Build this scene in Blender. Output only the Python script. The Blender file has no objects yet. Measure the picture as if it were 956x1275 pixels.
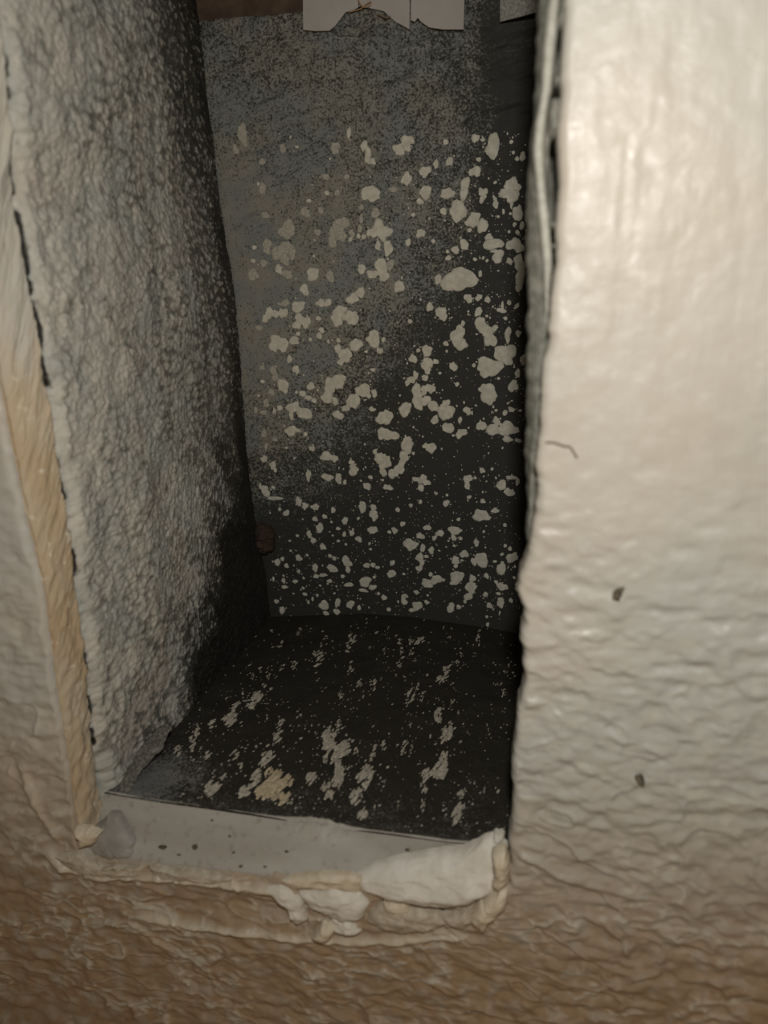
import bpy, math, random
import numpy as np
from mathutils import Vector, Matrix

random.seed(7)
RNG = np.random.default_rng(11)
sc = bpy.context.scene
COL = sc.collection

# ---------------------------------------------------------------- camera
F_PX = 960.0
CAM = np.array([0.1457, -0.1993, 0.1783])
YAW, PIT, ROL = 0.1967, 0.2942, -0.0187
FW = np.array([-math.sin(YAW)*math.cos(PIT), math.cos(YAW)*math.cos(PIT), -math.sin(PIT)])
_r0 = np.array([math.cos(YAW), math.sin(YAW), 0.0]); _u0 = np.cross(_r0, FW)
RT = math.cos(ROL)*_r0 + math.sin(ROL)*_u0
UP = np.cross(RT, FW)
cd = bpy.data.cameras.new('camera'); cam = bpy.data.objects.new('camera', cd); COL.objects.link(cam)
cd.sensor_fit = 'VERTICAL'; cd.sensor_height = 36.0; cd.lens = 36.0*F_PX/1275.0
cd.clip_start = 0.01; cd.clip_end = 20
M = Matrix(((RT[0], UP[0], -FW[0], CAM[0]), (RT[1], UP[1], -FW[1], CAM[1]), (RT[2], UP[2], -FW[2], CAM[2]), (0, 0, 0, 1)))
cam.matrix_world = M
cd.dof.use_dof = True; cd.dof.focus_distance = 0.37; cd.dof.aperture_fstop = 10.0
sc.camera = cam

# ---------------------------------------------------------------- world, lights, exposure
w = bpy.data.worlds.new('world'); sc.world = w; w.use_nodes = True
w.node_tree.nodes['Background'].inputs[0].default_value = (1.0, 0.82, 0.6, 1)
w.node_tree.nodes['Background'].inputs[1].default_value = 0.05
def area(name, loc, target, size, power, color):
    ld = bpy.data.lights.new(name, 'AREA'); ld.shape = 'DISK'; ld.size = size; ld.energy = power; ld.color = color
    o = bpy.data.objects.new(name, ld); COL.objects.link(o); o.location = loc
    o.rotation_euler = (Vector(target)-Vector(loc)).to_track_quat('-Z', 'Y').to_euler()
    return o
area('phone_flash', (0.152, -0.200, 0.228), (0.12, 0.1, 0.13), 0.014, 0.51, (1.0, 0.972, 0.915))
area('room_lamp', (0.35, -1.3, -0.7), (0.1, 0, 0.05), 0.5, 1.9, (1.0, 0.62, 0.30))
sc.view_settings.view_transform = 'Standard'; sc.view_settings.look = 'None'
sc.view_settings.exposure = 0.0; sc.view_settings.gamma = 1.0; sc.view_settings.use_curve_mapping = False

# ---------------------------------------------------------------- helpers
T = 0.013      # thickness of the plastered board round the opening
D = 0.1751     # depth of the duct
def at(px, py, Y):
    """point of the vertical plane y = Y seen at a pixel of the photograph"""
    d = FW*F_PX + RT*(px-478.0) + UP*(637.5-py)
    return CAM + d*((Y-CAM[1])/d[1])
def _hash(ix, iy, s):
    h = (ix*374761393 + iy*668265263 + s*1274126177) & 0xFFFFFFFF
    h = ((h ^ (h >> 13))*1274126177) & 0xFFFFFFFF
    h = (h ^ (h >> 16)) & 0xFFFFFFFF
    h = (h*2246822519) & 0xFFFFFFFF
    return ((h ^ (h >> 15)) & 0xFFFFFF)/float(0xFFFFFF)
def vnoise(x, y, s=0):
    x = np.asarray(x, float); y = np.asarray(y, float)
    ix = np.floor(x).astype(np.int64); iy = np.floor(y).astype(np.int64)
    fx = x-ix; fy = y-iy
    fx = fx*fx*fx*(fx*(fx*6-15)+10); fy = fy*fy*fy*(fy*(fy*6-15)+10)
    a = _hash(ix, iy, s); b = _hash(ix+1, iy, s); c = _hash(ix, iy+1, s); d = _hash(ix+1, iy+1, s)
    return (a*(1-fx)+b*fx)*(1-fy) + (c*(1-fx)+d*fx)*fy
def fbm(x, y, s=0, o=4):
    v = 0; a = .5; t = 0
    for k in range(o):
        v = v + a*vnoise(x*2**k + 13.7*k, y*2**k - 7.1*k, s+k); t += a; a *= .5
    return v/t
def worley(x, y, s=0):
    x = np.asarray(x, float); y = np.asarray(y, float)
    ix = np.floor(x).astype(np.int64); iy = np.floor(y).astype(np.int64)
    best = np.full(x.shape, 9.0)
    for dx in (-1, 0, 1):
        for dy in (-1, 0, 1):
            jx = ix+dx; jy = iy+dy
            px = jx + _hash(jx, jy, s); py = jy + _hash(jx, jy, s+77)
            best = np.minimum(best, (px-x)**2 + (py-y)**2)
    return np.sqrt(best)
def sstep(a, b, x):
    t = np.clip((x-a)/(b-a), 0, 1); return t*t*(3-2*t)
def interp_curve(pts, key, n):
    """resample the polyline pts (n,3) at n values of pts[:,key] monotone"""
    pts = np.array(pts); o = np.argsort(pts[:, key]); pts = pts[o]
    k = np.linspace(pts[0, key], pts[-1, key], n)
    return np.stack([np.interp(k, pts[:, key], pts[:, c]) for c in range(3)], 1)
def resample(pts, n):
    pts = np.array(pts, float); L = np.r_[0, np.cumsum(np.linalg.norm(np.diff(pts, axis=0), axis=1))]
    k = np.linspace(0, L[-1], n)
    return np.stack([np.interp(k, L, pts[:, c]) for c in range(pts.shape[1])], 1)
def polydist(P, poly):
    """distance of points P (n,2) to polyline and parameter along it 0..1"""
    best = np.full(len(P), 1e9); par = np.zeros(len(P)); m = len(poly)-1
    for i in range(m):
        a = poly[i]; b = poly[i+1]; ab = b-a
        t = np.clip(((P-a)@ab)/(ab@ab), 0, 1)
        d = np.linalg.norm(P-(a+t[:, None]*ab), axis=1)
        k = d < best; best[k] = d[k]; par[k] = (i+t[k])/m
    return best, par
def idw(P, ctrl, p=2.6):
    """value field through control samples ctrl (x, z, value)"""
    c = np.array(ctrl); num = np.zeros(len(P)); den = np.zeros(len(P))
    for x, z, v in c:
        wt = 1.0/(((P[:, 0]-x)**2 + (P[:, 1]-z)**2 + 1e-6)**(p/2)); num += wt*v; den += wt
    return num/den

def put(name, me, mat, parent=None, smooth=True):
    if mat is not None: me.materials.append(mat)
    if smooth:
        me.polygons.foreach_set('use_smooth', [True]*len(me.polygons))
    o = bpy.data.objects.new(name, me); COL.objects.link(o)
    if parent is not None: o.parent = parent
    return o
def grid_mesh(name, V, attrs=None, closed_u=False, flip=False):
    """V (nu, nv, 3)"""
    nu, nv = V.shape[:2]
    idx = np.arange(nu*nv).reshape(nu, nv)
    if closed_u: idx = np.vstack([idx, idx[:1]])
    a = idx[:-1, :-1].ravel(); b = idx[1:, :-1].ravel(); c = idx[1:, 1:].ravel(); d = idx[:-1, 1:].ravel()
    q = np.stack([a, b, c, d] if not flip else [a, d, c, b], 1)
    me = bpy.data.meshes.new(name)
    me.vertices.add(nu*nv); me.vertices.foreach_set('co', V.reshape(-1, 3).astype(np.float32).ravel())
    me.loops.add(q.size); me.loops.foreach_set('vertex_index', q.ravel().astype(np.int32))
    me.polygons.add(len(q)); me.polygons.foreach_set('loop_start', np.arange(0, q.size, 4, dtype=np.int32))
    me.polygons.foreach_set('loop_total', np.full(len(q), 4, np.int32))
    me.update(calc_edges=True)
    for k, v in (attrs or {}).items():
        at_ = me.attributes.new(k, 'FLOAT', 'POINT'); at_.data.foreach_set('value', np.asarray(v, np.float32).ravel())
    me.validate()
    return me
def tag(o, label=None, cat=None, group=None, kind=None):
    if label: o['label'] = label
    if cat: o['category'] = cat
    if group: o['group'] = group
    if kind: o['kind'] = kind
    return o
def empty(name, loc=(0, 0, 0)):
    o = bpy.data.objects.new(name, None); COL.objects.link(o); o.location = loc; o.empty_display_size = .01
    return o

# ---------------------------------------------------------------- materials
class NT:
    def __init__(s, name, rough=.8, spec=.3):
        s.m = bpy.data.materials.new(name); s.m.use_nodes = True; s.t = s.m.node_tree
        s.b = s.t.nodes['Principled BSDF']; s.b.inputs['Roughness'].default_value = rough
        s.b.inputs['Specular IOR Level'].default_value = spec
        s.tc = s.t.nodes.new('ShaderNodeTexCoord')
    def mapping(s, scale=(1, 1, 1), rot=(0, 0, 0)):
        n = s.t.nodes.new('ShaderNodeMapping'); n.inputs['Scale'].default_value = scale; n.inputs['Rotation'].default_value = rot
        s.t.links.new(s.tc.outputs['Object'], n.inputs['Vector']); return n.outputs[0]
    def noise(s, scale, detail=3, rough=.5, vec=None, dist=0):
        n = s.t.nodes.new('ShaderNodeTexNoise'); n.inputs['Scale'].default_value = scale
        n.inputs['Detail'].default_value = detail; n.inputs['Roughness'].default_value = rough; n.inputs['Distortion'].default_value = dist
        s.t.links.new(vec or s.tc.outputs['Object'], n.inputs['Vector']); return n.outputs['Fac']
    def voro(s, scale, vec=None):
        n = s.t.nodes.new('ShaderNodeTexVoronoi'); n.inputs['Scale'].default_value = scale
        s.t.links.new(vec or s.tc.outputs['Object'], n.inputs['Vector']); return n.outputs['Distance']
    def attr(s, name):
        n = s.t.nodes.new('ShaderNodeAttribute'); n.attribute_name = name; return n.outputs['Fac']
    def math(s, op, a, b=0.0, c=0.0, clamp=False):
        n = s.t.nodes.new('ShaderNodeMath'); n.operation = op; n.use_clamp = clamp
        for i, v in enumerate((a, b, c)):
            if hasattr(v, 'is_output'): s.t.links.new(v, n.inputs[i])
            else: n.inputs[i].default_value = v
        return n.outputs[0]
    def ramp(s, v, lo, hi, a=0.0, b=1.0):
        n = s.t.nodes.new('ShaderNodeMapRange'); n.interpolation_type = 'SMOOTHSTEP'
        s.t.links.new(v, n.inputs[0])
        for i, x in zip((1, 2, 3, 4), (lo, hi, a, b)): n.inputs[i].default_value = x
        return n.outputs[0]
    def mix(s, f, a, b):
        n = s.t.nodes.new('ShaderNodeMix'); n.data_type = 'RGBA'
        for i, v in ((0, f), (6, a), (7, b)):
            if hasattr(v, 'is_output'): s.t.links.new(v, n.inputs[i])
            elif i == 0: n.inputs[0].default_value = v
            else: n.inputs[i].default_value = (*v, 1)
        return n.outputs[2]
    def color(s, c):
        if hasattr(c, 'is_output'): s.t.links.new(c, s.b.inputs['Base Color'])
        else: s.b.inputs['Base Color'].default_value = (*c, 1)
    def rough(s, c): s.t.links.new(c, s.b.inputs['Roughness'])
    def bump(s, h, dist, strength=1.0):
        n = s.t.nodes.new('ShaderNodeBump'); n.inputs['Distance'].default_value = dist; n.inputs['Strength'].default_value = strength
        s.t.links.new(h, n.inputs['Height'])
        cur = s.b.inputs['Normal']
        if cur.is_linked: s.t.links.new(cur.links[0].from_socket, n.inputs['Normal'])
        s.t.links.new(n.outputs[0], s.b.inputs['Normal'])

# painted plaster wall, cream emulsion with a satin sheen
g = NT('cream_wall_paint', .38, .45)
n1 = g.noise(22, 3); n2 = g.noise(160, 4)
n3 = g.noise(9, 2)
c = g.mix(g.ramp(n1, .3, .7), (.485, .435, .36), (.51, .475, .41)); c = g.mix(g.ramp(n3, .38, .6, 0, .9), c, (.455, .46, .42))
c = g.mix(g.ramp(n2, .55, .8, 0, .35), c, (.62, .585, .50))
c = g.mix(g.math('MULTIPLY', g.attr('raw_dim'), g.ramp(n2, .25, .6, .55, 1.0)), c, (.32, .215, .120))  # bare plaster recesses, plus brown painted for the dimmer light low down
c = g.mix(g.attr('chalk_glint'), c, (.60, .535, .40))  # pale broken plaster, plus highlights painted on the ridge crests
g.color(c); g.rough(g.ramp(n2, .2, .8, .32, .55))
g.bump(g.noise(900, 3), .0002, .35)
M_WALL = g.m
# yellowed board edge on the left reveal
g = NT('tan_board_edge', .6, .3)
n1 = g.noise(60, 4, .6, g.mapping((1, 1, .35))); n2 = g.noise(320, 3)
c = g.mix(g.ramp(n1, .35, .65), (.46, .345, .215), (.52, .44, .315))
c = g.mix(g.ramp(n2, .6, .75), c, (.62, .55, .42))
c = g.mix(g.attr('cream'), c, (.47, .44, .375)); c = g.mix(g.attr('shade'), c, (.05, .042, .034))  # second mix paints the shade of the crack
g.color(c); g.bump(g.noise(500, 4), .0004, .5)
M_TAN = g.m
# left duct wall: grey with white spray coat, shade painted in towards the corners
g = NT('sprayed_grey_coating', .62, .35)
n1 = g.noise(330, 5, .6, g.mapping((1, .62, 1.0), (math.radians(-20), 0, 0)))
n2 = g.noise(50, 3); n3 = g.noise(1500, 2); n4 = g.noise(28, 2)
s = g.attr('shade')
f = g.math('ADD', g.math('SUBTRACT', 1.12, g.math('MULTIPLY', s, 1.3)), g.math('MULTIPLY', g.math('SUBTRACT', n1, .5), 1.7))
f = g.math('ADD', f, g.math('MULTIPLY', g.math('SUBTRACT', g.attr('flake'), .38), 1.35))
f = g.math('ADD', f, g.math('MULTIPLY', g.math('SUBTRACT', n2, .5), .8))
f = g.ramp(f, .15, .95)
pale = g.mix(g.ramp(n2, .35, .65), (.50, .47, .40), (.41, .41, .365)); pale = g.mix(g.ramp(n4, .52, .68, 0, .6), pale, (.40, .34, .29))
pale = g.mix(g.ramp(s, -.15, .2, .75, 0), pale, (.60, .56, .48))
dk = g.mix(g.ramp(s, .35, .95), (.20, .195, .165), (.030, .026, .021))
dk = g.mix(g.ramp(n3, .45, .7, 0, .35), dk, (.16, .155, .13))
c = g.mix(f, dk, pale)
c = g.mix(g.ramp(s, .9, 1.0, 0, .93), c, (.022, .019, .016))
g.color(c); g.bump(g.noise(1100, 3), .0004, .5); g.bump(n1, .0006, .6)
M_LEFT = g.m
# back duct wall: black liner under grey overspray dust
def liner(name, powder, black, mottled):
    g = NT(name, .75, .25)
    g1 = g.noise(950, 3, .7); g2 = g.noise(200, 4, .7); g3 = g.noise(45, 2); g4 = g.noise(2600, 1)
    s = g.attr('spray')
    f = g.math('ADD', g.math('MULTIPLY', s, 1.25), g.math('MULTIPLY', g.math('SUBTRACT', g1, .5), 3.4))
    f = g.math('ADD', f, g.math('MULTIPLY', g.math('SUBTRACT', g2, .5), 1.5))
    f = g.ramp(f, .25, 1.15)
    f = g.math('MULTIPLY', f, g.ramp(s, .0, .5))
    pc = g.mix(g.ramp(g3, .4, .6), powder, mottled)
    bc = g.mix(g.ramp(g4, .68, .76, 0, .4), black, (.10, .095, .08))
    g.color(g.mix(f, bc, pc))
    g.bump(g1, .0004, .45); g.bump(g2, .0005, .5)
    return g.m
M_BACK = liner('dusty_black_liner', (.225, .215, .18), (.033, .033, .028), (.185, .195, .18))
M_FLOOR = liner('sooty_floor_liner', (.17, .165, .145), (.027, .0235, .018), (.14, .14, .135))
def chalky(name, a, b, rough=.8, sc1=400, sc2=1200, bump=.0003):
    g = NT(name, rough, .25)
    g.color(g.mix(g.ramp(g.noise(sc1, 4), .35, .7), a, b)); g.bump(g.noise(sc2, 3), bump, .6)
    return g.m
M_SPOT = chalky('pale_paint_spatter', (.46, .435, .355), (.57, .54, .445))
M_SPOTD = chalky('dusty_paint_spatter', (.30, .285, .235), (.42, .395, .325), sc1=900)
M_SPOTF = chalky('flaking_floor_spatter', (.34, .31, .25), (.56, .50, .40), sc1=900)
M_SPOTY = chalky('yellowed_floor_spatter', (.42, .34, .22), (.66, .55, .38), sc1=900)
M_PLASTER = chalky('broken_white_plaster', (.60, .555, .47), (.72, .68, .60), .7, 150, 700, .0005)
M_CREAM = chalky('cream_paint_chip', (.55, .46, .33), (.66, .58, .44), .55, 200, 800, .0004)
M_PUTTY = chalky('grey_putty', (.27, .25, .22), (.34, .32, .29), .6, 150, 700)
M_TAB = chalky('pale_sheet_metal', (.36, .33, .30), (.40, .375, .34), .5, 60, 600, .0001)
M_TABD = chalky('speckled_sheet_metal', (.22, .205, .18), (.40, .38, .33), .6, 900, 900)
M_BROWN = chalky('brown_wood', (.07, .045, .03), (.12, .08, .05), .8, 120, 500)
M_COLLAR = chalky('grey_green_sealant', (.13, .128, .105), (.23, .225, .19), .6, 300, 900, .0004)
M_BEAD_LIT = chalky('sealant_highlight', (.34, .33, .28), (.44, .43, .37), .5)  # paler than the lip: the highlight of the bead is painted in
M_CHIP = chalky('dirty_plaster_chip', (.42, .355, .26), (.54, .48, .38), .6, 400, 900, .0008)
M_LINT = chalky('grey_lint', (.10, .095, .08), (.24, .225, .19), .95, 900, 1800, .0006)
M_RUST = chalky('rusty_debris', (.028, .021, .016), (.075, .042, .026), .9, 500, 1400, .0006)
M_DARK = chalky('dark_speck', (.07, .055, .04), (.19, .15, .10), .7, 700, 900)
M_HAIR = chalky('brown_fibre', (.16, .12, .08), (.24, .19, .13), .6)
M_HAIRO = chalky('orange_fibre', (.30, .16, .07), (.38, .24, .12), .6)
g = NT('dusty_galvanised_sheet', .55, .4)
n1 = g.noise(40, 3, .5, g.mapping((.3, 2, 1))); n2 = g.noise(350, 4)
c = g.mix(g.ramp(n1, .35, .65), (.33, .30, .25), (.40, .37, .32)); c = g.mix(g.ramp(n2, .55, .72, 0, .6), c, (.24, .21, .165))
g.color(c); g.bump(n2, .0002, .4)
M_FLANGE = g.m

# ---------------------------------------------------------------- outlines, taken off the photograph onto their real planes
def up_extend(pts, z):
    """continue a polyline (top first) straight up to height z"""
    a = pts[0].copy(); b = pts[min(3, len(pts)-1)]
    d = a-b; k = (z-a[2])/d[2]; e = a + d*k; return [e]+list(pts)
L_OUT = [at(x, y, 0.0) for x, y in ((-52, 60), (-44, 200), (-30, 320), (-15, 430), (5, 526), (27, 636), (52, 740), (66, 850), (82, 949), (93, 1031), (98, 1058))]
L_OUT = up_extend(L_OUT, .31)
L_IN = [at(x, y, T) for x, y in ((5, 0), (10, 60), (14, 110), (20, 150), (17, 200), (20, 232), (31, 280), (42, 350), (55, 420), (68, 510), (78, 590), (90, 650), (100, 740), (108, 800), (115, 880), (122, 950), (131, 1000), (140, 1012))]
L_IN = up_extend(L_IN, .37)
L_BACK = [at(x, y, D) for x, y in ((244, 0), (251, 60), (257, 110), (264, 160), (270, 220), (280, 290), (291, 360), (297, 430), (303, 500), (308, 560), (315, 620), (321, 660), (331, 710), (338, 775))]
L_BACK = up_extend(L_BACK, .37)
R_OUT = [at(x, y, 0.0) for x, y in ((702, 0), (699, 60), (697, 110), (694, 200), (692, 300), (690, 350), (683, 400), (676, 470), (672, 520), (667, 580), (663, 640), (655, 690), (649, 712), (646, 735), (652, 755), (650, 790), (652, 850), (646, 885), (642, 920), (636, 955), (638, 1010), (634, 1060), (632, 1100))]
R_OUT = up_extend(R_OUT, .31)
B_OUT = [at(x, y, 0.0) for x, y in ((98, 1058), (112, 1066), (165, 1072), (250, 1080), (320, 1087), (380, 1094), (450, 1100), (520, 1104), (600, 1106), (632, 1100))]
F_FRONT = [at(x, y, T+.001) for x, y in ((128, 984), (150, 988), (200, 996), (260, 1004), (340, 1016), (420, 1028), (500, 1038), (560, 1046), (610, 1049), (650, 1056), (690, 1062))]
F_BACK = [at(x, y, D) for x, y in ((325, 771), (338, 768), (390, 766), (450, 764), (510, 768), (560, 775), (610, 782), (660, 792), (700, 800))]

# ---------------------------------------------------------------- wall_front: lofted ring round the opening
def make_wall():
    n = 1500
    left = np.array(L_OUT)[:, [0, 2]]; bot = np.array(B_OUT)[:, [0, 2]]; right = np.array(R_OUT)[::-1][:, [0, 2]]
    segs = [left, bot[1:-1], right]
    inner = np.vstack(segs)
    tl = left[0]; tr = right[-1]
    nl, nb, nr, nt = 520, 420, 560, 60
    A = resample(left, nl); B = resample(bot, nb)[1:]; C = resample(right, nr)[1:]; Dd = resample([tr, tl], nt)[1:-1]
    inn = np.vstack([A, B, C, Dd])
    X0, X1, Z0, Z1 = -.42, .58, -.42, .70
    oA = resample([(X0, Z1), (X0, Z0)], nl); oB = resample([(X0, Z0), (X1, Z0)], nb)[1:]; oC = resample([(X1, Z0), (X1, Z1)], nr)[1:]; oD = resample([(X1, Z1), (X0, Z1)], nt)[1:-1]
    out = np.vstack([oA, oB, oC, oD])
    N = len(inn); S = np.arange(N)
    isR = (S >= nl+nb-1) & (S < nl+nb+nr-2)
    # jagged edge
    jag = (fbm(S/9.0, S*0, 3, 3)-.5)*.0016*np.where(isR, 1.4, .8)
    mid = np.array([.07, .1]); nrm = inn-mid
    inn = inn + nrm/np.linalg.norm(nrm, axis=1)[:, None]*jag[:, None]
    L = np.linalg.norm(out-inn, axis=1)
    ds = np.r_[np.linspace(0, .003, 8), .003+np.arange(1, 150)*.0006]
    step = .0006; d = ds[-1]; ext = []
    while d < .52: step *= 1.12; d += step; ext.append(d)
    ds = np.r_[ds, ext]; ds = ds/ds[-1]
    r = .0028
    P = inn[:, None, :] + (out-inn)[:, None, :]*ds[None, :, None]
    dist = np.linalg.norm(P-inn[:, None, :], axis=2)
    k = np.clip(1-dist/r, 0, 1)
    Y = r*(1-np.sqrt(np.clip(1-k*k, 0, 1)))
    x = P[..., 0]; z = P[..., 1]
    # relief: rolled emulsion, coarser and more ridged towards the bottom
    low = sstep(.16, -.02, z)
    wx = x + .004*(fbm(x*90, z*90, 5)-.5); wz = z + .004*(fbm(x*90, z*90, 9)-.5)
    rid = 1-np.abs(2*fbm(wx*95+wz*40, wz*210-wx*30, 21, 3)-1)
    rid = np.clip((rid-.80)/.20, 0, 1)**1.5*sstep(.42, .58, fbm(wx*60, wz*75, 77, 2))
    ru = fbm(x*300, z*330, 31, 3)-.5
    big = fbm(x*35, z*50, 41, 3)-.5
    pit = fbm(x*150, z*190, 51, 3)-.5
    hi = sstep(.06, .16, z)
    roll = fbm(x*260, z*45, 83, 3)-.5
    h = ru*(.00030+.0001*low)*(1-.4*hi) + big*.0013*(1-.5*hi) + roll*.0003*hi + pit*(.0006+.0005*low)*(1-.45*hi) + rid*(.0006*low)*sstep(.05, -.02, z) + (fbm(wx*150+wz*30, wz*300-wx*20, 91, 2)-.5)*.0016*sstep(.16, .07, z)*(.75+.5*fbm(x*40, z*40, 3, 2))
    curl = 1-np.abs(2*fbm(wx*42-wz*20+9, wz*85+wx*22, 61, 2)-1)
    h += np.clip((curl-.93)/.07, 0, 1)*.0007*low
    fade = sstep(0, .003, dist)
    P2 = P.reshape(-1, 2)
    raw_dim = np.zeros(len(P2)); chalk_glint = np.zeros(len(P2)); add = np.zeros(len(P2))
    near = (P2[:, 1] < .03) & (P2[:, 1] > -.09) & (P2[:, 0] > -.05) & (P2[:, 0] < .2)
    Q = P2[near]
    wob = (fbm(Q[:, 0]*140, Q[:, 1]*140, 71, 3)-.5)*.004
    def ridge(pxs, hgt, wid, ck=0., rw=0.):
        nonlocal add, raw_dim, chalk_glint
        pl = np.array([at(a, b, 0)[[0, 2]] for a, b in pxs])
        dd, tt = polydist(Q, pl); dd = np.abs(dd+wob*.5)
        end = sstep(0, .12, tt)*sstep(1, .88, tt)
        gss = np.exp(-(dd/wid)**2)*end
        add[near] += gss*hgt; chalk_glint[near] = np.maximum(chalk_glint[near], gss*ck); raw_dim[near] = np.maximum(raw_dim[near], np.clip(gss*1.3, 0, 1)*rw)
    ridge([(50, 1050), (80, 1078), (120, 1090), (200, 1092), (270, 1098), (330, 1106), (390, 1118)], .0022, .0016, .75)
    ridge([(20, 940), (50, 1010), (75, 1050)], .0012, .0016, .3)
    ridge([(170, 1132), (260, 1128), (340, 1135), (390, 1140)], -.0016, .0048, 0, .9)
    ridge([(150, 1136), (220, 1148), (290, 1158), (370, 1168), (450, 1172), (540, 1166), (600, 1168)], .0018, .0013, .8)
    ridge([(90, 1150), (160, 1146), (200, 1175), (240, 1195)], .0009, .0009, .3)
    ridge([(455, 1122), (520, 1138), (570, 1142), (615, 1120)], -.0022, .0030, 0, .5)
    ridge([(640, 1062), (668, 1072), (695, 1090), (735, 1098)], .0012, .0011, .1)
    ridge([(722, 1138), (755, 1150), (775, 1172), (783, 1195)], .0012, .0010, .1)
    ridge([(660, 880), (662, 960), (650, 1030)], .0008, .003, .25)
    crest = (np.clip(rid, 0, 1)*.75*low).ravel()  # highlights from above, painted pale on the crests
    low_dim = sstep(.06, -.045, z.ravel())  # flash falloff painted as browner colour towards the bottom
    raw_dim = np.maximum(raw_dim, low_dim*.95)*(1-.7*crest)
    chalk_glint = np.maximum(chalk_glint, crest*.55)
    Y = Y - h*fade - add.reshape(Y.shape)*sstep(0, .0015, dist)
    # reveal rows going back into the wall
    back = np.where(isR, .008, .0015); back[-(nt):] = .010
    rows = []
    for q in (1.0, .66, .33):
        rr = np.zeros((N, 1, 3)); rr[:, 0, 0] = inn[:, 0]; rr[:, 0, 2] = inn[:, 1]; rr[:, 0, 1] = r + back*q
        rr[:, 0, :] += (RNG.random((N, 3))-.5)*.0001
        rows.append(rr)
    V = np.concatenate(rows + [np.stack([x, Y, z], 2)], 1)
    raw_dim = np.concatenate([np.zeros((N, 3)), raw_dim.reshape(Y.shape)], 1); chalk_glint = np.concatenate([np.zeros((N, 3)), chalk_glint.reshape(Y.shape)], 1)
    me = grid_mesh('wall_front', V, {'raw_dim': raw_dim, 'chalk_glint': chalk_glint}, closed_u=True)
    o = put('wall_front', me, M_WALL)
    tag(o, 'cream painted bumpy plaster wall around the rectangular duct opening', None, None, 'structure')
    return o
wall = make_wall()

# ---------------------------------------------------------------- trim_1: yellowed left reveal of the board
def make_reveal():
    n = 700; m = 46
    z0 = max(L_OUT[-1][2], L_IN[-1][2]); z1 = .31
    A = interp_curve(L_OUT, 2, n); B = interp_curve(L_IN, 2, n)
    za = np.linspace(0, 1, n)[:, None]
    t = np.linspace(0, 1, m)
    V = A[:, None, :]*(1-t)[None, :, None] + B[:, None, :]*t[None, :, None]
    s = np.arange(n)[:, None]/n*.35; tt = t[None, :]*.014
    bulge = .0010*np.sin(np.pi*np.clip(t, 0, 1))[None, :]
    nz = (fbm(s*230, tt*300, 5, 4)-.5)*.0018
    V[..., 0] += bulge + nz*np.minimum(1, t*6)[None, :] - .0065*sstep(.90, 1.0, t+.04*(fbm(V[..., 2]*150, V[..., 2]*0, 19, 3)-.5))
    V[..., 1] += .0016*(1-sstep(0, .12, t))[None, :] - .0006*sstep(0, .3, t)[None, :] + nz*.3
    shade = sstep(.93, 1, t)[None, :]*np.ones((n, 1))  # shade of the crack painted along the inner edge
    cream = np.clip(sstep(.13, .19, V[..., 2]) + (fbm(V[..., 2]*90, V[..., 1]*300, 15, 3)-.5)*.9*1, 0, 1)
    # continue a little deeper behind the duct lip
    me = grid_mesh('trim_1', V, {'shade': shade, 'cream': cream}, flip=True)
    return tag(put('trim_1', me, M_TAN), 'yellowed tan board edge down the left side of the opening', None, None, 'structure')
make_reveal()

# ---------------------------------------------------------------- the duct
duct = tag(empty('air_duct', tuple(np.array([.06, .09, 0.0]))), 'blackened paint-spattered rectangular duct seen inside the wall opening', 'duct')
DO = np.array(duct.location)
def part(name, me, mat, parent=duct, smooth=True):
    o = put(name, me, mat, parent, smooth)
    if parent is duct: o.matrix_parent_inverse = Matrix.Translation(-Vector(DO))
    return o
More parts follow.
